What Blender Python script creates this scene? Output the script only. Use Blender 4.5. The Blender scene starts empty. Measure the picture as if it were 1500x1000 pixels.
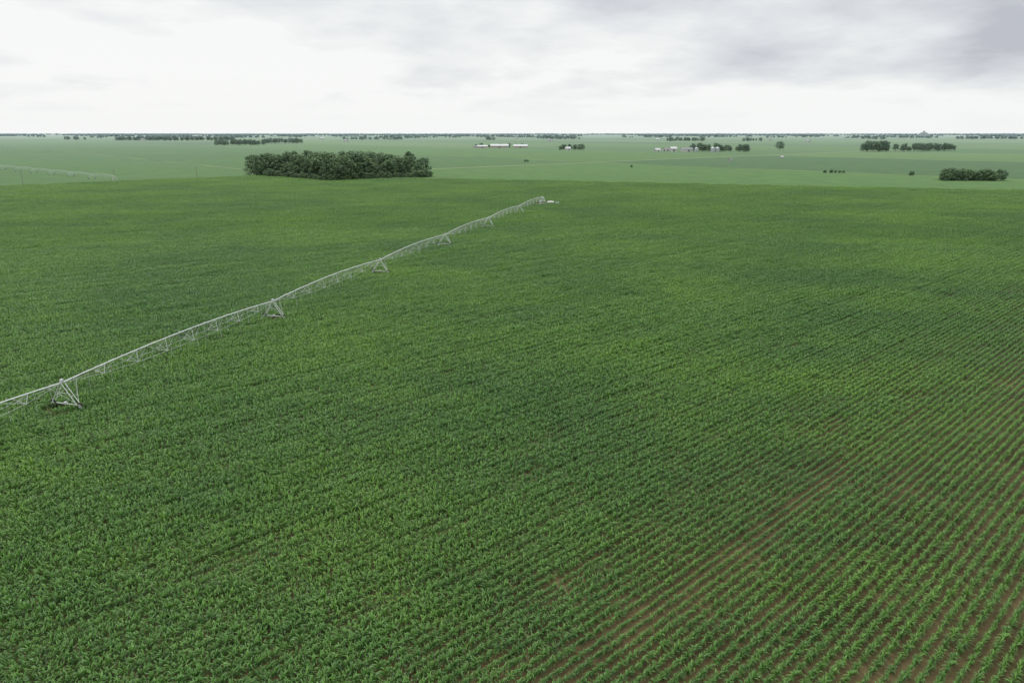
import bpy, math, random
import numpy as np
from mathutils import Vector, noise as mnoise

random.seed(7); rng = np.random.default_rng(7)
scene = bpy.context.scene
scene.view_settings.view_transform = 'Standard'
scene.view_settings.look = 'None'
scene.view_settings.exposure = 0
ROW = (0.748, 0.6637)      # direction in which the corn rows run
PRP = (0.6637, -0.748)     # across the rows

# ------------------------------------------------------------------ helpers
def link(o, parent=None):
    scene.collection.objects.link(o)
    if parent is not None: o.parent = parent
    return o

def empty(name, loc=(0, 0, 0)):
    e = bpy.data.objects.new(name, None); e.empty_display_size = 1; e.location = loc
    return link(e)

def mesh_from(name, V, F, mats=(), mi=None, smooth=False):
    me = bpy.data.meshes.new(name)
    me.from_pydata([tuple(v) for v in V], [], [tuple(f) for f in F])
    for m in mats: me.materials.append(m)
    if mi is not None: me.polygons.foreach_set('material_index', np.array(mi, dtype=np.int32))
    if smooth: me.polygons.foreach_set('use_smooth', [True]*len(me.polygons))
    me.update()
    return me

class MB:
    def __init__(s): s.V=[]; s.F=[]; s.M=[]
    def tube(s, a, b, r0, r1=None, n=6, m=0, cap=True):
        r1 = r0 if r1 is None else r1
        a=Vector(a); b=Vector(b); d=(b-a)
        if d.length<1e-6: return
        d.normalize()
        u=d.cross(Vector((0,0,1)))
        if u.length<1e-3: u=Vector((1,0,0))
        u.normalize(); w=d.cross(u)
        k=len(s.V)
        for (c,r) in ((a,r0),(b,r1)):
            for i in range(n):
                t=2*math.pi*i/n
                s.V.append(c+u*(r*math.cos(t))+w*(r*math.sin(t)))
        for i in range(n):
            j=(i+1)%n; s.F.append((k+i,k+j,k+n+j,k+n+i)); s.M.append(m)
        if cap:
            s.F.append(tuple(k+i for i in range(n))[::-1]); s.M.append(m)
            s.F.append(tuple(k+n+i for i in range(n))); s.M.append(m)
    def box(s, c, sz, m=0, rz=0.0):
        k=len(s.V); cs,sn=math.cos(rz),math.sin(rz)
        for dz in (-.5,.5):
            for dx,dy in ((-.5,-.5),(.5,-.5),(.5,.5),(-.5,.5)):
                x=dx*sz[0]; y=dy*sz[1]
                s.V.append(Vector((c[0]+x*cs-y*sn, c[1]+x*sn+y*cs, c[2]+dz*sz[2])))
        for f in ((0,3,2,1),(4,5,6,7),(0,1,5,4),(1,2,6,5),(2,3,7,6),(3,0,4,7)):
            s.F.append(tuple(k+i for i in f)); s.M.append(m)
    def poly(s, pts, m=0):
        k=len(s.V); s.V+= [Vector(p) for p in pts]; s.F.append(tuple(range(k,k+len(pts)))); s.M.append(m)
    def mesh(s, name, mats, smooth=False): return mesh_from(name, s.V, s.F, mats, s.M, smooth)

class NT:
    """tiny node helper"""
    def __init__(s, tree): s.t=tree; s.n=tree.nodes; s.l=tree.links
    def put(s, sock, v):
        if isinstance(v, bpy.types.NodeSocket): s.l.new(v, sock)
        elif v is not None: sock.default_value = v
    def math(s, op, a, b=None, clamp=False):
        n=s.n.new('ShaderNodeMath'); n.operation=op; n.use_clamp=clamp
        s.put(n.inputs[0],a)
        if b is not None: s.put(n.inputs[1],b)
        return n.outputs[0]
    def mr(s, v, a, b, c=0.0, d=1.0, smooth=False):
        n=s.n.new('ShaderNodeMapRange')
        if smooth: n.interpolation_type='SMOOTHSTEP'
        s.put(n.inputs[0],v)
        for i,x in enumerate((a,b,c,d)): s.put(n.inputs[i+1],x)
        return n.outputs[0]
    def mix(s, f, a, b, blend='MIX'):
        n=s.n.new('ShaderNodeMix'); n.data_type='RGBA'; n.blend_type=blend
        def c(x): return (*x,1) if isinstance(x,tuple) and len(x)==3 else x
        s.put(n.inputs[0],f); s.put(n.inputs[6],c(a)); s.put(n.inputs[7],c(b))
        return n.outputs[2]
    def noise(s, vec, scale, detail=3, rough=0.55):
        n=s.n.new('ShaderNodeTexNoise'); s.put(n.inputs['Vector'],vec)
        n.inputs['Scale'].default_value=scale; n.inputs['Detail'].default_value=detail
        n.inputs['Roughness'].default_value=rough
        return n.outputs['Fac']
    def pos(s): return s.n.new('ShaderNodeNewGeometry').outputs['Position']
    def sep(s,v):
        n=s.n.new('ShaderNodeSeparateXYZ'); s.put(n.inputs[0],v); return n.outputs
    def comb(s,x,y,z):
        n=s.n.new('ShaderNodeCombineXYZ')
        for i,v in enumerate((x,y,z)): s.put(n.inputs[i],v)
        return n.outputs[0]
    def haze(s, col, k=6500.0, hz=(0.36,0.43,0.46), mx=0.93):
        """paints air haze into the base colour, stronger with distance from the origin"""
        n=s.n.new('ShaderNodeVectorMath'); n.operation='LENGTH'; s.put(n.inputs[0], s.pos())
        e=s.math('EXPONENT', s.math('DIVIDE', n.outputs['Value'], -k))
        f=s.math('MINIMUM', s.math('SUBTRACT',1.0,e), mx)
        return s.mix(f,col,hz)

def newmat(name):
    m=bpy.data.materials.new(name); m.use_nodes=True
    nt=NT(m.node_tree); b=m.node_tree.nodes['Principled BSDF']
    return m,nt,b

def simple(name, col, rough=0.6, metal=0.0, var=0.15, scale=2.0, haze=False, hk=6500.0):
    m,nt,b=newmat(name)
    f=nt.noise(nt.pos(), scale, 4)
    c=nt.mix(nt.mr(f,.3,.7), tuple(x*(1-var) for x in col), tuple(min(1,x*(1+var)) for x in col))
    if haze: c=nt.haze(c, hk)
    nt.put(b.inputs['Base Color'],c); b.inputs['Roughness'].default_value=rough
    b.inputs['Metallic'].default_value=metal
    return m

def add_instancer(name, pts, rot, scl, idx, coll):
    me=bpy.data.meshes.new(name); me.vertices.add(len(pts))
    me.vertices.foreach_set('co', np.asarray(pts,dtype=np.float32).ravel())
    for nm,arr in (('rot',rot),('scl',scl)):
        at=me.attributes.new(nm,'FLOAT_VECTOR','POINT'); at.data.foreach_set('vector',np.asarray(arr,dtype=np.float32).ravel())
    at=me.attributes.new('idx','INT','POINT'); at.data.foreach_set('value',np.asarray(idx,dtype=np.int32))
    me.update()
    o=link(bpy.data.objects.new(name,me))
    g=bpy.data.node_groups.new(name+'_nodes','GeometryNodeTree')
    g.interface.new_socket('Geometry',in_out='INPUT',socket_type='NodeSocketGeometry')
    g.interface.new_socket('Geometry',in_out='OUTPUT',socket_type='NodeSocketGeometry')
    gi=g.nodes.new('NodeGroupInput'); go=g.nodes.new('NodeGroupOutput')
    ip=g.nodes.new('GeometryNodeInstanceOnPoints'); ci=g.nodes.new('GeometryNodeCollectionInfo')
    ci.inputs['Collection'].default_value=coll
    ci.inputs['Separate Children'].default_value=True; ci.inputs['Reset Children'].default_value=True
    ip.inputs['Pick Instance'].default_value=True
    def na(nm,dt):
        n=g.nodes.new('GeometryNodeInputNamedAttribute'); n.data_type=dt; n.inputs['Name'].default_value=nm
        return n.outputs['Attribute']
    L=g.links
    L.new(gi.outputs[0],ip.inputs['Points']); L.new(ci.outputs[0],ip.inputs['Instance'])
    L.new(na('idx','INT'),ip.inputs['Instance Index'])
    L.new(na('rot','FLOAT_VECTOR'),ip.inputs['Rotation']); L.new(na('scl','FLOAT_VECTOR'),ip.inputs['Scale'])
    L.new(ip.outputs[0],go.inputs[0])
    md=o.modifiers.new('scatter','NODES'); md.node_group=g
    return o

# ------------------------------------------------------------------ camera
cam=bpy.data.cameras.new('camera'); cam.lens=24; cam.sensor_width=36; cam.clip_end=80000; cam.clip_start=0.5
co=link(bpy.data.objects.new('camera',cam)); co.location=(0,0,36); co.rotation_euler=(math.radians(73.0),0,0)
scene.camera=co

# ------------------------------------------------------------------ world: overcast sky
SUN_EL, SUN_AZ = math.radians(52), math.radians(-35)   # azimuth from +Y towards +X
w=bpy.data.worlds.new('World'); scene.world=w; w.use_nodes=True
nt=NT(w.node_tree); bg=w.node_tree.nodes['Background']
sky=w.node_tree.nodes.new('ShaderNodeTexSky'); sky.sky_type='NISHITA'; sky.sun_disc=False
sky.sun_elevation=SUN_EL; sky.sun_rotation=SUN_AZ
tc=w.node_tree.nodes.new('ShaderNodeTexCoord').outputs['Generated']
x,y,z=nt.sep(tc)
zc=nt.math('MAXIMUM',z,0.0)
den=nt.math('ADD',zc,0.19)
px=nt.math('DIVIDE',x,den); py=nt.math('DIVIDE',y,den)
uv=nt.comb(px,nt.math('MULTIPLY',py,1.0),0.37)
n1=nt.noise(uv,0.8,4,0.5)
n2=nt.noise(uv,2.4,6,0.58)
nn=nt.math('ADD',nt.math('MULTIPLY',n1,0.68),nt.math('MULTIPLY',n2,0.32))
def blob(az,el,c0,c1):
    a=math.radians(az); e=math.radians(el)
    v=w.node_tree.nodes.new('ShaderNodeVectorMath'); v.operation='DOT_PRODUCT'
    nt.l.new(tc,v.inputs[0]); v.inputs[1].default_value=(math.sin(a)*math.cos(e),math.cos(a)*math.cos(e),math.sin(e))
    return nt.mr(v.outputs['Value'],math.cos(math.radians(c0)),math.cos(math.radians(c1)),0,1,True)
dark=nt.math('ADD',nt.math('MULTIPLY',blob(27,10,14,1),0.17),nt.math('MULTIPLY',blob(10,12,9,0),0.08))
dark=nt.math('ADD',dark,nt.math('MULTIPLY',blob(-24,12,13,2),0.05))
dark=nt.math('ADD',dark,nt.math('MULTIPLY',blob(36,4,7,0),0.12))
hz=nt.mr(zc,0.010,0.07,0,1,True)
val=nt.math('SUBTRACT',nn,nt.math('MULTIPLY',dark,hz))
cr=w.node_tree.nodes.new('ShaderNodeValToRGB'); nt.l.new(val,cr.inputs[0])
e=cr.color_ramp.elements
e[0].position=0.24; e[0].color=(0.52,0.535,0.59,1)
e[1].position=0.52; e[1].color=(0.94,0.948,0.94,1)
m_=e.new(0.39); m_.color=(0.75,0.77,0.795,1)
cl=cr.outputs[0]
cl=nt.mix(nt.mr(zc,0.0,0.07,0.95,0.0,True),cl,(0.93,0.945,0.94))
zen=nt.mr(zc,0.2,0.95,1.0,1.7,True)
cl2=nt.mix(1.0,cl,nt.comb(zen,zen,zen),'MULTIPLY')
sk=nt.mix(1.0,sky.outputs[0],(0.1,0.1,0.1),'MULTIPLY')
nt.put(bg.inputs['Color'],nt.mix(0.97,sk,cl2)); bg.inputs['Strength'].default_value=1.0

sd=bpy.data.lights.new('sun','SUN'); sd.energy=1.3; sd.angle=math.radians(14); sd.color=(1,0.97,0.92)
so=link(bpy.data.objects.new('sun',sd)); so.location=(0,0,200)
dv=Vector((math.sin(SUN_AZ)*math.cos(SUN_EL),math.cos(SUN_AZ)*math.cos(SUN_EL),math.sin(SUN_EL)))
so.rotation_euler=dv.to_track_quat('Z','Y').to_euler()

# ------------------------------------------------------------------ ground
m_ground,nt,b=newmat('ground_fields')
P=nt.pos(); X,Y,Z=nt.sep(P)
A=nt.math('ADD',nt.math('MULTIPLY',X,ROW[0]),nt.math('MULTIPLY',Y,ROW[1]))
Q=nt.math('ADD',nt.math('MULTIPLY',X,PRP[0]),nt.math('MULTIPLY',Y,PRP[1]))
E=nt.math('ADD',Y,nt.math('MULTIPLY',X,0.316))
# soil of the near corn field
s1=nt.noise(P,0.12,4); s2=nt.noise(P,3.0,6,0.7)
soil=nt.mix(nt.mr(s1,.35,.65),(0.095,0.075,0.036),(0.175,0.135,0.066))
soil=nt.mix(nt.mr(s2,.3,.75),nt.mix(1.0,soil,(0.65,0.65,0.65),'MULTIPLY'),soil)
# country beyond, a patchwork of corn and bean fields
def cell(da,dq,oa,oq,seed):
    ca=nt.math('FLOOR',nt.math('DIVIDE',nt.math('ADD',A,oa),da)); cq=nt.math('FLOOR',nt.math('DIVIDE',nt.math('ADD',Q,oq),dq))
    wn=m_ground.node_tree.nodes.new('ShaderNodeTexWhiteNoise'); wn.noise_dimensions='3D'; nt.l.new(nt.comb(ca,cq,seed),wn.inputs['Vector'])
    return wn.outputs['Value']
ramp=m_ground.node_tree.nodes.new('ShaderNodeValToRGB'); ramp.color_ramp.interpolation='CONSTANT'; nt.l.new(cell(402.0,805.0,130.0,600.0,3.0),ramp.inputs[0])
cols=[(0.0,(0.080,0.160,0.042)),(0.2,(0.068,0.140,0.042)),(0.38,(0.094,0.172,0.048)),(0.55,(0.058,0.122,0.040)),(0.68,(0.108,0.182,0.058)),(0.84,(0.074,0.148,0.046)),(0.95,(0.132,0.180,0.066))]
els=ramp.color_ramp.elements
els[0].position=0; els[0].color=(*cols[0][1],1); els[1].position=cols[1][0]; els[1].color=(*cols[1][1],1)
for p_,c_ in cols[2:]:
    q_=els.new(p_); q_.color=(*c_,1)
fld=ramp.outputs[0]
big=nt.noise(P,0.004,5,0.6); mid=nt.noise(P,0.05,5,0.65)
fld=nt.mix(nt.mr(big,.3,.7,0,.6),fld,nt.mix(1.0,fld,(1.22,1.16,1.1),'MULTIPLY'))
fld=nt.mix(nt.mr(mid,.35,.7,0,.8),fld,nt.mix(1.0,fld,(0.64,0.70,0.70),'MULTIPLY'))
# pale lanes on the section lines
def line(v,period,off,wd):
    f=nt.math('PINGPONG',nt.math('ADD',v,off),period/2)
    return nt.math('LESS_THAN',f,wd)
rd=nt.math('MAXIMUM',line(A,1608.0,130.0,3.5),line(Q,1610.0,600.0,3.0))
fld=nt.mix(rd,fld,(0.21,0.22,0.13))
ed=nt.math('MAXIMUM',line(A,402.0,130.0,3.0),line(Q,805.0,600.0,3.0))
edc=nt.mix(nt.mr(nt.noise(P,0.008,3),.4,.6),(0.055,0.10,0.04),(0.15,0.20,0.08))
fld=nt.mix(nt.math('MULTIPLY',ed,nt.math('SUBTRACT',1.0,rd)),fld,edc)
# verge round the near field
near=nt.math('MULTIPLY',nt.math('GREATER_THAN',Q,-600.0),nt.math('LESS_THAN',E,551.0))
v1=nt.math('MULTIPLY',nt.math('LESS_THAN',nt.math('ABSOLUTE',nt.math('ADD',Q,604.0)),3.0),nt.math('LESS_THAN',E,553.0))
v2=nt.math('MULTIPLY',nt.math('LESS_THAN',nt.math('ABSOLUTE',nt.math('SUBTRACT',E,555.0)),3.0),nt.math('GREATER_THAN',Q,-560.0))
verge=nt.mix(nt.mr(nt.noise(P,0.02,4),.42,.62),(0.085,0.165,0.05),(0.22,0.225,0.11))
col=nt.mix(near,fld,soil)
col=nt.mix(nt.math('MAXIMUM',v1,v2),col,verge)
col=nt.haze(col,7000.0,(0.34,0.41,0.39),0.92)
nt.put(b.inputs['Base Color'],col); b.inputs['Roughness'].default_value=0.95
b.inputs['Specular IOR Level'].default_value=0.05
bp=m_ground.node_tree.nodes.new('ShaderNodeBump'); bp.inputs['Strength'].default_value=0.6; bp.inputs['Distance'].default_value=0.08
nt.l.new(s2,bp.inputs['Height']); nt.l.new(bp.outputs[0],b.inputs['Normal'])
gx=[-26000,-12000,-6000,-3000,-1500,-800,-400,-200,-100,0,100,200,400,800,1500,3000,6000,12000,26000]
gy=[-3000,-800,-200,0,50,100,200,400,800,1500,3000,6000,12000,26000]
V=[(a,c,0) for c in gy for a in gx]; n=len(gx)
F=[(j*n+i,j*n+i+1,(j+1)*n+i+1,(j+1)*n+i) for j in range(len(gy)-1) for i in range(n-1)]
link(bpy.data.objects.new('ground',mesh_from('ground',V,F,[m_ground])))

# ------------------------------------------------------------------ corn
m_corn,nt,b=newmat('corn_leaf')
P=nt.pos(); at=m_corn.node_tree.nodes.new('ShaderNodeAttribute'); at.attribute_name='tone'
tone=at.outputs['Fac']
mpn=m_corn.node_tree.nodes.new('ShaderNodeMapping'); nt.l.new(P,mpn.inputs['Vector'])
mpn.inputs['Rotation'].default_value=(0,0,-math.atan2(ROW[1],ROW[0])); mpn.inputs['Scale'].default_value=(0.25,1.0,0.3)
g1=nt.noise(mpn.outputs[0],0.05,6,0.7); g2=nt.noise(P,0.5,4,.6); g3=nt.noise(P,0.018,4,0.6)
base=nt.mix(tone,(0.034,0.100,0.016),(0.168,0.345,0.066))
base=nt.mix(nt.mr(g1,.38,.62,0,1),base,nt.mix(1.0,base,(1.34,1.20,0.90),'MULTIPLY'))
base=nt.mix(nt.mr(g3,.42,.60,0,1),base,nt.mix(1.0,base,(0.66,0.77,0.95),'MULTIPLY'))
base=nt.mix(nt.mr(g2,.35,.7,0,.8),base,nt.mix(1.0,base,(0.66,0.76,0.80),'MULTIPLY'))
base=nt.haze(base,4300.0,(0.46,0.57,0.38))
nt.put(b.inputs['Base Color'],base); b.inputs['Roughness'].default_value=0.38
b.inputs['Specular IOR Level'].default_value=0.38
tr=m_corn.node_tree.nodes.new('ShaderNodeBsdfTranslucent'); nt.put(tr.inputs[0],nt.mix(1.0,base,(1.3,1.5,0.5),'MULTIPLY'))
ms=m_corn.node_tree.nodes.new('ShaderNodeMixShader'); ms.inputs[0].default_value=0.22
out=m_corn.node_tree.nodes['Material Output']
nt.l.new(b.outputs[0],ms.inputs[1]); nt.l.new(tr.outputs[0],ms.inputs[2]); nt.l.new(ms.outputs[0],out.inputs[0])

def plants(xs, ys, hs, segs, nleaf, rg, H=1.0):
    """corn plants: arched strap leaves around a stalk; returns verts, faces, tone"""
    V=[];F=[];T=[]
    for x0,y0,h0 in zip(xs,ys,hs):
        h=h0*H*rg.uniform(.78,1.15); az0=rg.uniform(0,math.pi*2)
        lean=rg.normal(0,.05,2); pt_=rg.normal(0,.10)
        # stalk
        k=len(V); r=.014
        for zz in (0,h*.62):
            for i in range(3):
                t=i*2.094; V.append((x0+lean[0]*zz+r*math.cos(t),y0+lean[1]*zz+r*math.sin(t),zz))
        for i in range(3):
            j=(i+1)%3; F.append((k+i,k+j,k+3+j,k+3+i)); T.append(.35)
        for li in range(nleaf):
            f=li/(nleaf-1)
            az=az0+(li%2)*math.pi+rg.normal(0,.35)
            zb=h*(.10+.52*f)
            L=h*(.44+.26*math.sin(math.pi*min(1,f*.75+.2)))*rg.uniform(.85,1.15)
            W=.042*(.8+.45*math.sin(math.pi*f))*rg.uniform(.8,1.25)
            el=math.radians(45+32*f+rg.normal(0,8)); droop=math.radians(115-34*f+rg.normal(0,18))
            tw=rg.normal(0,.6)
            cx,cy,cz=x0+lean[0]*zb,y0+lean[1]*zb,zb
            tn=min(1,max(0,.05+.72*f+pt_+rg.normal(0,.22)))
            k=len(V)
            for s in range(segs+1):
                u=s/segs
                wd=W*(1-u**2.2)*(0.55+0.45*min(1,u*4))+.003
                a2=az+tw*u*.5
                nx,ny=-math.sin(a2),math.cos(a2); tz=math.sin(tw*u)*.6
                V.append((cx+nx*wd,cy+ny*wd,cz+wd*tz)); V.append((cx-nx*wd,cy-ny*wd,cz-wd*tz))
                e_=el-droop*u**1.2; st=L/segs
                cx+=math.cos(a2)*math.cos(e_)*st; cy+=math.sin(a2)*math.cos(e_)*st; cz+=math.sin(e_)*st
                cz=max(cz,.04)
            for s in range(segs):
                F.append((k+2*s,k+2*s+1,k+2*s+3,k+2*s+2)); T.append(tn*(0.85+.3*s/segs))
    return V,F,T

RS=0.85
ROWH=[1.0,.93,1.05,.97,1.06,.92,1.03,.80]
def corn_mesh(name, rows, length, segs, nleaf, seed):
    rg=np.random.default_rng(seed); xs=[];ys=[];hs=[]
    for r in range(rows):
        a=-length/2+rg.uniform(0,.1)
        while a<length/2:
            if rg.uniform()>.05:
                xs.append(a); ys.append((r-(rows-1)/2)*RS+rg.normal(0,.028)); hs.append(ROWH[r] if rows>1 else 1.0)
            a+=.18+rg.normal(0,.035)
    V,F,T=plants(xs,ys,hs,segs,nleaf,rg)
    me=mesh_from(name,V,F,[m_corn])
    t=me.attributes.new('tone','FLOAT','FACE'); t.data.foreach_set('value',np.array(T,dtype=np.float32))
    return bpy.data.objects.new(name,me)
c_near=bpy.data.collections.new('corn_rows'); c_far=bpy.data.collections.new('corn_blocks')
NV=20; FV=8
for i in range(NV): c_near.objects.link(corn_mesh('corn_row_%02d'%i,1,3.0,5,9,100+i))
for i in range(FV): c_far.objects.link(corn_mesh('corn_block_%02d'%i,8,6.0,3,8,200+i))

def ss(a,b,x):
    t=min(1,max(0,(x-a)/(b-a))); return t*t*(3-2*t)
def growth(a,q):
    g=1.14-.40*ss(-72,-12,q)
    g*=1+.16*mnoise.noise(Vector((a*.018,q*.07,1.3)))+.14*mnoise.noise(Vector((a*.10,q*.35,4.1)))
    g-=.24*math.exp(-((q+26.2)/1.0)**2)*ss(28,44,a)*(1-ss(70,84,a))*(.6+.8*abs(mnoise.noise(Vector((a*.2,0,9)))*2))
    g-=.14*math.exp(-((q+15.5)/.9)**2)*ss(30,50,a)*(1-ss(110,150,a))*(.5+mnoise.noise(Vector((a*.1,3,9))))
    g-=.22*max(0,mnoise.noise(Vector((a*.05,q*.16,7.7)))-.25)*2
    g-=.35*max(0,mnoise.noise(Vector((a*.16,q*.45,2.7)))-.30)*2
    return max(g,.54)
TW=[(-60.4+12.76*i, 86.0+46.26*i) for i in range(-1,6)]
npt=[];nr=[];ns=[];ni=[]; fpt=[];fr=[];fs=[];fi=[]
th=math.atan2(ROW[1],ROW[0]); CW=8*RS
for iq in range(-110,40):
    q=iq*CW+CW/2
    for ia in range(-50,140):
        a=ia*6+3
        X=a*ROW[0]+q*PRP[0]; Y=a*ROW[1]+q*PRP[1]
        if Y<16 or abs(X)>.80*Y+24: continue
        if q<-597 or Y+.316*X>548: continue
        dist=math.hypot(X,Y)
        if dist<270:
            for r in range(8):
                q2=q+(3.5-r)*RS
                rf=1+(ROWH[r]-1)*.8
                for h_ in (-1.5,1.5):
                    a2=a+h_; g=growth(a2,q2)
                    X2=a2*ROW[0]+q2*PRP[0]; Y2=a2*ROW[1]+q2*PRP[1]
                    if any(math.hypot(X2-tx,Y2-ty)<1.6 for tx,ty in TW): continue
                    g*=random.uniform(.94,1.06)*rf
                    npt.append((X2,Y2,0)); nr.append((0,0,th+(math.pi if random.random()<.5 else 0)))
                    ns.append((1.0,min(1.15,g),g)); ni.append(random.randrange(NV))
        else:
            if math.hypot(X-16,Y-364)<6: continue
            g=growth(a,q)
            fpt.append((X,Y,0)); fr.append((0,0,th))
            fs.append((1,1,max(.85,g))); fi.append(random.randrange(FV))
add_instancer('corn_field',npt,nr,ns,ni,c_near)
add_instancer('corn_field',fpt,fr,fs,fi,c_far)
print('corn instances',len(npt),len(fpt))

# ------------------------------------------------------------------ trees
m_bark=simple('bark',(0.09,0.075,0.06),.9,haze=True)
def leafmat(name,c0,c1):
    m,nt,b=newmat(name)
    at=m.node_tree.nodes.new('ShaderNodeAttribute'); at.attribute_name='tone'
    oi=m.node_tree.nodes.new('ShaderNodeObjectInfo')
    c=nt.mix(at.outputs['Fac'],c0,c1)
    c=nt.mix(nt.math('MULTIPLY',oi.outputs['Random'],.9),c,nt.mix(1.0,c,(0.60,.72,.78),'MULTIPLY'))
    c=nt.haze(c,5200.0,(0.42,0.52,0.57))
    nt.put(b.inputs['Base Color'],c); b.inputs['Roughness'].default_value=.6; b.inputs['Specular IOR Level'].default_value=.2
    return m
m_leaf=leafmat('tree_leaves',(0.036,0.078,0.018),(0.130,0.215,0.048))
def tree_mesh(name,seed,H=18.0,wide=.40,clumps=22,low=.22,per=85,ls=.55):
    rg=np.random.default_rng(seed); mb=MB(); T=[]
    R=H*wide
    mb.tube((0,0,-.1),(0,0,H*.35),H*.022,H*.016,8,0)
    mb.tube((0,0,H*.35),(rg.normal(0,.3),rg.normal(0,.3),H*.8),H*.016,H*.004,6,0)
    cen=[]
    for i in range(clumps):
        az=i*2.399+rg.normal(0,.3); f=(i+.5)/clumps
        zz=H*(low+(.93-low)*f)
        prof=math.sqrt(max(.05,1-((f-.42)/.62)**2))
        rr=R*prof*rg.uniform(.45,.95)
        c=Vector((rr*math.cos(az),rr*math.sin(az),zz)); cen.append(c)
        st=Vector((0,0,max(H*.15,zz-rr*.7-1)))
        if st.z<H*.75: mb.tube(st,c,H*.007,H*.002,4,0,False)
    T=[.3]*len(mb.F)
    for c in cen:
        cr=R*rg.uniform(.26,.46); tone=rg.uniform(.1,.9)
        for _ in range(per):
            d=rg.normal(0,1,3); d/=np.linalg.norm(d)
            r=cr*rg.uniform(.55,1.08); 
            p=Vector((c.x+d[0]*r,c.y+d[1]*r,c.z+d[2]*r*.78))
            if p.z<.3: continue
            nrm=Vector(d+rg.normal(0,.45,3)); nrm.normalize()
            u=nrm.orthogonal().normalized(); v=nrm.cross(u); a=rg.uniform(0,6.28)
            u2=u*math.cos(a)+v*math.sin(a); v2=nrm.cross(u2); s=ls*rg.uniform(.6,1.4)
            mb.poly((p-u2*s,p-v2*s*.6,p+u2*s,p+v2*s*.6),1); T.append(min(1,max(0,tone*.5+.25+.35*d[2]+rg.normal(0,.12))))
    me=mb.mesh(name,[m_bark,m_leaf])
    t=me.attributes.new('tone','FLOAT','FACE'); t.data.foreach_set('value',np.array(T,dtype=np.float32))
    return me
c_tree=bpy.data.collections.new('tree_kinds'); TM=[]
spec=[(18,.38,22,.22),(18,.46,26,.18),(18,.33,20,.14),(18,.50,26,.24),(18,.42,24,.10),(18,.36,20,.28)]
for i,(H,wd,cl_,lo) in enumerate(spec):
    me=tree_mesh('tree_kind_%d'%i,40+i,H,wd,cl_,lo); TM.append(me); c_tree.objects.link(bpy.data.objects.new('tree_kind_%d'%i,me))
c_bush=bpy.data.collections.new('bush_kinds')
for i in range(4):
    me=tree_mesh('bush_kind_%d'%i,80+i,6.0,.62,16,.10,90,.30); c_bush.objects.link(bpy.data.objects.new('bush_kind_%d'%i,me))

def scatter(name,pts,h0,h1,coll=c_tree,nk=6,base=18.0,wide=1.0):
    P_=[];R_=[];S_=[];I_=[]
    for (x_,y_) in pts:
        s=random.uniform(h0,h1)/base; P_.append((x_,y_,0)); R_.append((0,0,random.uniform(0,6.28)))
        q=wide*random.uniform(.9,1.2); S_.append((s*q,s*q,s)); I_.append(random.randrange(nk))
    return add_instancer(name,P_,R_,S_,I_,coll)
def strip(x0,y0,x1,y1,n,dep):
    out=[]
    for i in range(n):
        t=(i+random.random())/n
        out.append((x0+(x1-x0)*t,y0+(y1-y0)*t+random.uniform(-dep,dep)))
    return out
# the grove behind the irrigator
A0=Vector((-224,620)); B0=Vector((-142,547)); C0=Vector((-72,602)); gp=[]
for i in range(12):
    for j in range(10):
        u=(i+random.random()*.9)/12; v=(j+random.random()*.9)/10
        if random.random()<.14: continue
        p=B0+(A0-B0)*u+(C0-B0)*v
        gp.append((p.x,p.y))
scatter('tree_grove',gp,10,21,wide=1.0)
scatter('tree_grove',[(-225,612),(-216,616)],17,20)
# low brush closing the edge of the grove
scatter('grove_undergrowth',strip(-222,612,-143,542,22,3)+strip(-141,542,-68,598,24,3),3,6,c_bush,4,6.0,1.1)
G=[('tree_row',-1862,3351,-1295,3351,85,25,13,22),('tree_row',-870,2093,-738,2093,20,25,12,18),
('tree_row',-868,2495,-735,2495,22,25,12,20),('tree_row',-2320,3665,-2196,3665,10,25,12,20),
('tree_row',103,1520,151,1520,9,10,8,14),('tree_row',359,1425,470,1409,24,14,9,17),
('tree_row',692,1409,751,1409,11,12,13,22),('tree_row',765,1409,817,1409,9,12,9,18),
('tree_row',840,1462,918,1462,14,12,9,17),('tree_row',2540,4045,2892,4045,40,40,12,22),
('tree_row',671,3086,834,3086,22,30,10,20),('tree_row',999,3086,1073,3086,8,30,10,17),
('tree_row',152,4510,349,4510,20,40,10,20),('tree_row',-960,5098,-542,5098,32,50,10,20)]
for nm,x0,y0,x1,y1,n_,dp,h0,h1 in G: scatter(nm,strip(x0,y0,x1,y1,n_,dp),h0,h1)
o=link(bpy.data.objects.new('tree',TM[3])); o.location=(574,1520,0); o.scale=(1.05,1.05,1.0)
scatter('bushes',strip(343,556,378,548,11,5)+strip(338,552,384,550,14,4),3.0,9,c_bush,4,6.0)
scatter('bushes',strip(290,659,309,655,7,2),2,3,c_bush,4,6.0)
scatter('bushes',[(17,910),(20,908),(350,616),(352,618),(129,760)],2.2,4,c_bush,4,6.0)
# the far tree belts all along the horizon
pts=[]
for _ in range(230):
    d=3600+ (random.random()**.8)*9500; t=random.uniform(-.82,.82); L=random.uniform(30,420)*(d/6000); n_=int(max(4,L/16))
    pts+=strip(t*d-L/2,d,t*d+L/2,d+random.uniform(-80,80),min(n_,50),25)
for _ in range(45):
    d=random.uniform(10000,15000); t=random.uniform(-.85,.85); L=random.uniform(400,1500)
    pts+=strip(t*d-L/2,d,t*d+L/2,d,40,60)
scatter('distant_treeline',pts,9,23,wide=1.3)

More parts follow.
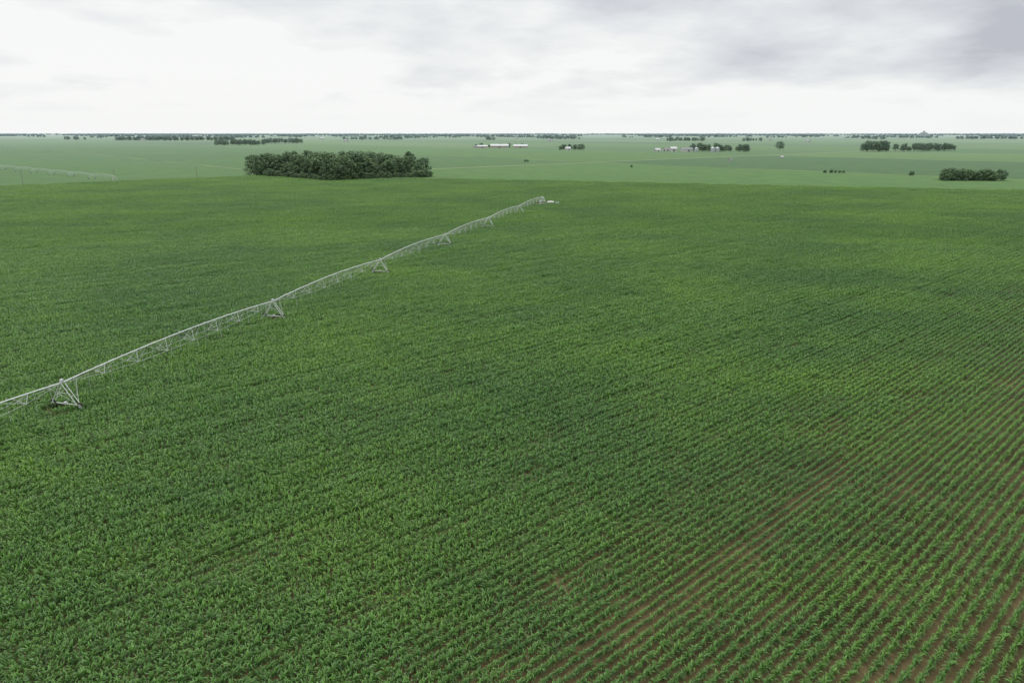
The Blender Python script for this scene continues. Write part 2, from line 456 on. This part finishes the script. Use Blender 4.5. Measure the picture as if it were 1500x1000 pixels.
# ------------------------------------------------------------------ centre pivots
m_galv=simple('galvanised_steel',(0.64,0.67,0.68),.45,.2,.12,1.5)
m_rod=simple('weathered_steel',(0.54,0.56,0.56),.5,.2,.1,1.5)
m_hose=simple('drop_hose',(0.48,0.51,0.51),.6)
m_rub=simple('tyre_rubber',(0.03,0.028,0.025),.85)
m_conc=simple('concrete',(0.38,0.36,0.32),.9)
m_white=simple('white_paint',(0.70,0.70,0.68),.4,0,.05)
m_box=simple('painted_panel',(0.50,0.52,0.53),.5)
m_dirt=simple('packed_dirt',(0.24,0.19,0.12),.95,0,.25,1.0)
def pivot(name, start, d, nspan, span, hgt, nbr=7, thick=1.0, centre_end=True, skip_first=0):
    """start: wheel tower 0; runs along unit vector d; last node is the pivot centre"""
    root=empty(name,(start[0],start[1],0))
    dx=Vector((d[0],d[1],0)); sx=Vector((-d[1],d[0],0)); up=Vector((0,0,1))
    pipe=MB(); truss=MB(); hose=MB()
    def arch(u): return hgt+.75*(4*u*(1-u))
    for k in range(nspan):
        o_=dx*(k*span)
        NS=28
        def pt(u): return o_+dx*(u*span)+up*arch(u)
        for i in range(NS): pipe.tube(pt(i/NS),pt((i+1)/NS),.080*thick,n=8)
        for i in range(1,NS,4): pipe.tube(pt(i/NS)-dx*.04,pt(i/NS)+dx*.04,.12*thick,n=8)
        # bow-string truss
        st=[(i+1)/(nbr+1) for i in range(nbr)]
        lowL=[];lowR=[]
        for u in st:
            dep=1.6*(1-abs(2*u-1)**2.4)+.15
            c=pt(u); wv=1.05*min(1,dep/1.2)
            lowL.append(c-up*dep+sx*wv); lowR.append(c-up*dep-sx*wv)
        for side in (lowL,lowR):
            seq=[pt(0.005)-up*.05]+side+[pt(.995)-up*.05]
            for a_,b_ in zip(seq[:-1],seq[1:]): truss.tube(a_,b_,.020*thick,n=5)
        for i,u in enumerate(st):
            truss.tube(lowL[i],lowR[i],.026*thick,n=5)
            for q in (lowL[i],lowR[i]):
                truss.tube(pt(u-.022),q,.030*thick,n=5); truss.tube(pt(u+.022),q,.030*thick,n=5)
            if i+1<nbr:
                m2=(u+st[i+1])/2
                for q in (lowL[i],lowR[i],lowL[i+1],lowR[i+1]): truss.tube(pt(m2),q,.012*thick,n=4)
        # drops with sprinkler heads
        nd=16
        for i in range(nd):
            u=(i+.5)/nd; c=pt(u); s_=1 if i%2 else -1
            g0=c+up*.02+sx*(.1*s_); g1=c+up*.22+sx*(.28*s_); g2=c+up*.05+sx*(.42*s_)
            e_=Vector((g2.x,g2.y,1.75+.1*math.sin(i*2.3)))
            for a_,b_ in ((g0,g1),(g1,g2),(g2,e_)): hose.tube(a_,b_,.018*thick,n=4)
            hose.tube(e_,e_-up*.18,.05*thick,.03*thick,n=6)
    def child(nm,mb,mat):
        o=bpy.data.objects.new(nm,mb.mesh(nm,mat)); link(o,root)
    child('water_pipe',pipe,[m_galv]); child('trusses',truss,[m_rod]); child('drop_hoses',hose,[m_hose])
    for k in range(nspan+(0 if centre_end else 1)):
        tb=MB(); o_=dx*(k*span); top=o_+up*(hgt-.05)
        base=2.15
        for s_ in (-1,1):
            foot=o_+sx*(base*s_)+up*.95
            for e_ in (-.75,.75):
                tb.tube(top+dx*(e_*.35)+sx*(.12*s_),foot+dx*(e_*.35),.045*thick,n=6)
            for f in (.3,.6): 
                pA=top.lerp(foot,f); tb.tube(pA+dx*.26,pA-dx*.26,.025*thick,n=5)
            # long brace up the pipe
            for e_ in (-1,1): tb.tube(foot,o_+dx*(e_*2.2)+up*(hgt+.12),.020*thick,n=5)
            # wheel
            wc=o_+sx*((base+.1)*s_)+up*.66
            for j in range(18):
                t0=2*math.pi*j/18; t1=2*math.pi*(j+1)/18
                tb.tube(wc+(sx*math.cos(t0)+up*math.sin(t0))*.53,wc+(sx*math.cos(t1)+up*math.sin(t1))*.53,.14,n=6,m=1)
            tb.tube(wc-dx*.07,wc+dx*.07,.42,n=14,m=0)
            tb.tube(wc-dx*.18,wc+dx*.18,.12,n=8,m=0)
        tb.tube(o_-sx*(base+.1)+up*.9,o_+sx*(base+.1)+up*.9,.07*thick,n=6)
        for f in (.5,):
            a_=top.lerp(o_+sx*base+up*.95,f); b_=top.lerp(o_-sx*base+up*.95,f); tb.tube(a_,b_,.03*thick,n=5)
        tb.box(tuple(o_+up*1.02+sx*.1),(.35,.35,.3),2,math.atan2(d[1],d[0]))
        tb.box(tuple(o_+up*(hgt+.25)),(.4,.3,.4),2,math.atan2(d[1],d[0]))
        child('drive_tower_%d'%k,tb,[m_galv,m_rub,m_box])
    if centre_end:
        pc=MB(); o_=dx*(nspan*span)
        r=1.7
        cs=[o_+dx*(a_*r)+sx*(b_*r)+up*.15 for a_,b_ in ((-1,-1),(1,-1),(1,1),(-1,1))]
        tp=[o_+dx*(a_*.3)+sx*(b_*.3)+up*(hgt-.3) for a_,b_ in ((-1,-1),(1,-1),(1,1),(-1,1))]
        for i in range(4):
            j=(i+1)%4
            pc.tube(cs[i],tp[i],.07,n=6); pc.tube(cs[i]+up*.2,cs[j]+up*.2,.05,n=5); pc.tube(tp[i],tp[j],.05,n=5)
            pc.tube(cs[i].lerp(tp[i],.5),cs[j].lerp(tp[j],.5),.04,n=5)
        pc.tube(o_,o_+up*(hgt+.1),.12,n=10); pc.box(tuple(o_+sx*1.3+up*1.5),(.5,.8,1.2),2,math.atan2(d[1],d[0]))
        pc.box(tuple(o_+up*.08),(4.4,4.4,.16),1,math.atan2(d[1],d[0]))
        child('pivot_point',pc,[m_galv,m_conc,m_box])
    return root
D0=(0.2660,0.9640)
pivot('center_pivot_irrigator',(-60.4-D0[0]*48*1.0,86.0-D0[1]*48*1.0),D0,7,48.0,3.95,7,1.0)
v=Vector((-205,170)).normalized()
pivot('center_pivot_irrigator',(-306,540),(v.x,v.y),8,46.0,3.9,7,.9,False)

# pad, fuel tank and engine by the pivot point
mb=MB(); ring=[(16+9*math.cos(t)*random.uniform(.8,1.15)+3,364+6*math.sin(t)*random.uniform(.8,1.15),.05) for t in [i*2*math.pi/20 for i in range(20)]]
mb.poly(ring); link(bpy.data.objects.new('dirt_pad',mb.mesh('dirt_pad',[m_dirt])))
tk=empty('fuel_tank',(20.2,362.5,0)); mb=MB(); R=.55
prev=None
for (xx,rr) in ((-1.8,.05),(-1.7,.32),(-1.5,.48),(-1.3,R),(1.3,R),(1.5,.48),(1.7,.32),(1.8,.05)):
    if prev: mb.tube((prev[0],0,1.25),(xx,0,1.25),prev[1],rr,14,0,False)
    prev=(xx,rr)
mb.tube((0,0,1.75),(0,0,1.98),.18,n=10)
link(bpy.data.objects.new('tank_shell',mb.mesh('tank_shell',[m_white],True)),tk)
mb=MB()
for xx in (-1.0,1.0): mb.box((xx,0,.42),(.25,1.0,.84))
link(bpy.data.objects.new('tank_cradles',mb.mesh('tank_cradles',[m_conc])),tk)
ge=empty('irrigation_engine',(23.6,361.5,0)); mb=MB(); mb.box((0,0,.75),(1.8,1.0,1.1)); mb.box((0,0,.1),(2.3,1.2,.2),1); mb.tube((.5,.2,1.3),(.5,.2,1.9),.06); mb.box((-.98,0,.75),(.12,.8,.8),1)
link(bpy.data.objects.new('engine_housing',mb.mesh('engine_housing',[m_box,m_rod])),ge)

# ------------------------------------------------------------------ buildings
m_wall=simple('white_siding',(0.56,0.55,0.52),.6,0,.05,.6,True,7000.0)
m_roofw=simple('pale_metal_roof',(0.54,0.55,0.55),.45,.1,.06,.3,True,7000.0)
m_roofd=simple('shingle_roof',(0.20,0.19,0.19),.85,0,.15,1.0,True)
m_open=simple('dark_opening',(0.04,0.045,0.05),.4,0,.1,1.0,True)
m_bin=simple('corrugated_bin_steel',(0.46,0.48,0.50),.45,.3,.08,1.0,True)
def building(name,loc,L,W,eh,rh,rz,roof,doors=3,wall=None):
    root=empty(name,(loc[0],loc[1],0)); root.rotation_euler=(0,0,rz)
    wall=wall or m_wall
    a=MB(); l,w2=L/2,W/2
    for p in (((-l,-w2,0),(l,-w2,0),(l,-w2,eh),(-l,-w2,eh)),((l,w2,0),(-l,w2,0),(-l,w2,eh),(l,w2,eh)),
              ((l,-w2,0),(l,w2,0),(l,w2,eh),(l,0,eh+rh),(l,-w2,eh)),((-l,w2,0),(-l,-w2,0),(-l,-w2,eh),(-l,0,eh+rh),(-l,w2,eh))): a.poly(p)
    link(bpy.data.objects.new('walls',a.mesh('walls',[wall])),root)
    r=MB(); ov=.5; t=.18
    for s in (-1,1):
        e0=(-l-ov,s*(w2+ov),eh-ov*rh/w2+.06); e1=(l+ov,s*(w2+ov),eh-ov*rh/w2+.06); t0=(-l-ov,0,eh+rh+.06); t1=(l+ov,0,eh+rh+.06)
        q=[e0,e1,t1,t0]; q2=[(x,y,z+t) for x,y,z in q]
        r.poly(q2 if s<0 else q2[::-1]); r.poly(q[::-1] if s<0 else q)
        r.poly((e0,e1,q2[1],q2[0])); r.poly((e0,t0,q2[3],q2[0])); r.poly((e1,t1,q2[2],q2[1]))
    link(bpy.data.objects.new('roof',r.mesh('roof',[roof])),root)
    dd=MB()
    for i in range(doors):
        x_=-l+L*(i+.5)/doors; big_=(i==doors//2)
        ww,hh,zz=(min(3.6,L*.2),eh*.75,eh*.375) if big_ else (1.2,1.2,eh*.55)
        for s in (-1,1): dd.box((x_,s*(w2+.03),zz),(ww,.08,hh))
    dd.box((l+.03,0,eh*.4),(.08,min(3,W*.35),eh*.8)); dd.box((-l-.03,0,eh*.4),(.08,min(3,W*.35),eh*.8))
    link(bpy.data.objects.new('doors_and_windows',dd.mesh('doors_and_windows',[m_open])),root)
    return root
m_tan=simple('tan_siding',(0.42,0.38,0.31),.6,0,.05,.6,True,9000.0)
building('long_barn',(-72,1722),24,14,4,2.6,math.radians(8),m_roofw,7,m_tan)
building('long_barn',(-31,1740),44,16,5,4,math.radians(5),m_roofw,11,m_tan)
building('long_barn',(21,1735),34,16,4.5,3.6,math.radians(-4),m_roofw,9,m_tan)
building('shed',(-88,1712),10,8,3.5,2.5,.3,m_roofd,3)
building('white_shed',(288,1405),11,8,3.5,2.6,.4,m_roofw,3)
building('farm_house',(321,1412),13,9,5.5,3.5,.2,m_roofw,5)
building('shed',(309,1425),12,9,4,3,.9,m_roofd,3)
building('machine_shed',(345,1400),22,12,4.5,3,.1,m_roofd,4)
building('farm_house',(118,1500),11,8,4,3,.3,m_roofw,4)
building('shed',(285,920),5,3,2.2,.8,.6,m_roofd,2)
building('shed',(395,1035),4,3,2.2,.8,.2,m_roofw,2)
scatter('tree_row',strip(-92,1760,38,1765,10,10),7,12)
def grain_bin(loc,r,h):
    root=empty('grain_bin',(loc[0],loc[1],0)); mb=MB()
    nr_=9
    for i in range(nr_):
        mb.tube((0,0,h*i/nr_),(0,0,h*(i+.94)/nr_),r,r,24,0,False); mb.tube((0,0,h*(i+.94)/nr_),(0,0,h*(i+1)/nr_),r*1.012,r*1.012,24,0,False)
    link(bpy.data.objects.new('shell',mb.mesh('shell',[m_bin])),root)
    mb=MB(); mb.tube((0,0,h),(0,0,h+r*.55),r*1.04,r*.12,24,0,False); mb.tube((0,0,h+r*.5),(0,0,h+r*.68),r*.15,r*.1,12)
    link(bpy.data.objects.new('cone_roof',mb.mesh('cone_roof',[m_bin])),root)
    mb=MB(); mb.box((0,-r-.05,1),(.9,.15,1.9)); 
    link(bpy.data.objects.new('door',mb.mesh('door',[m_open])),root)
for l_,r_,h_ in (((392,1385),4.2,7),((402,1388),4.2,7),((362,1392),3.6,6.5)): grain_bin(l_,r_,h_)
for i in range(26):
    d=random.uniform(2600,8500); t=random.uniform(-.8,.8)
    building('distant_farm_building',(t*d,d),random.uniform(14,30),random.uniform(10,16),random.uniform(4,6),random.uniform(3,4),random.uniform(0,3),random.choice([m_roofw,m_roofd,m_roofd]),3)
# grain elevator on the skyline
ge=empty('grain_elevator',(.577*5200,5200,0)); mb=MB()
for i in range(5): mb.tube((i*11-22,0,0),(i*11-22,0,34),5.6,n=16)
mb.box((0,0,41),(14,10,14)); mb.box((0,0,35),(52,6,2.5)); mb.tube((38,0,0),(38,0,27),8,n=16); mb.tube((38,0,27),(38,0,31),8,1,n=16)
link(bpy.data.objects.new('silos_and_headhouse',mb.mesh('silos_and_headhouse',[simple('elevator_concrete',(.55,.56,.57),.8,0,.05,.1,True)])),ge)

# ------------------------------------------------------------------ utility poles along the left verge
m_wood=simple('pole_wood',(0.20,0.16,0.12),.9)
for (x_,y_) in ((-308,543),(-352,503),(-262,583)):
    mb=MB(); mb.tube((0,0,0),(0,0,8.5),.16,.11,8); mb.box((0,0,7.8),(2.2,.12,.12),0,.8)
    for k in (-.9,0,.9): mb.tube((k*math.cos(.8),k*math.sin(.8),7.86),(k*math.cos(.8),k*math.sin(.8),8.1),.05,n=6)
    o=bpy.data.objects.new('utility_pole',mb.mesh('utility_pole',[m_wood])); link(o); o.location=(x_,y_,0)
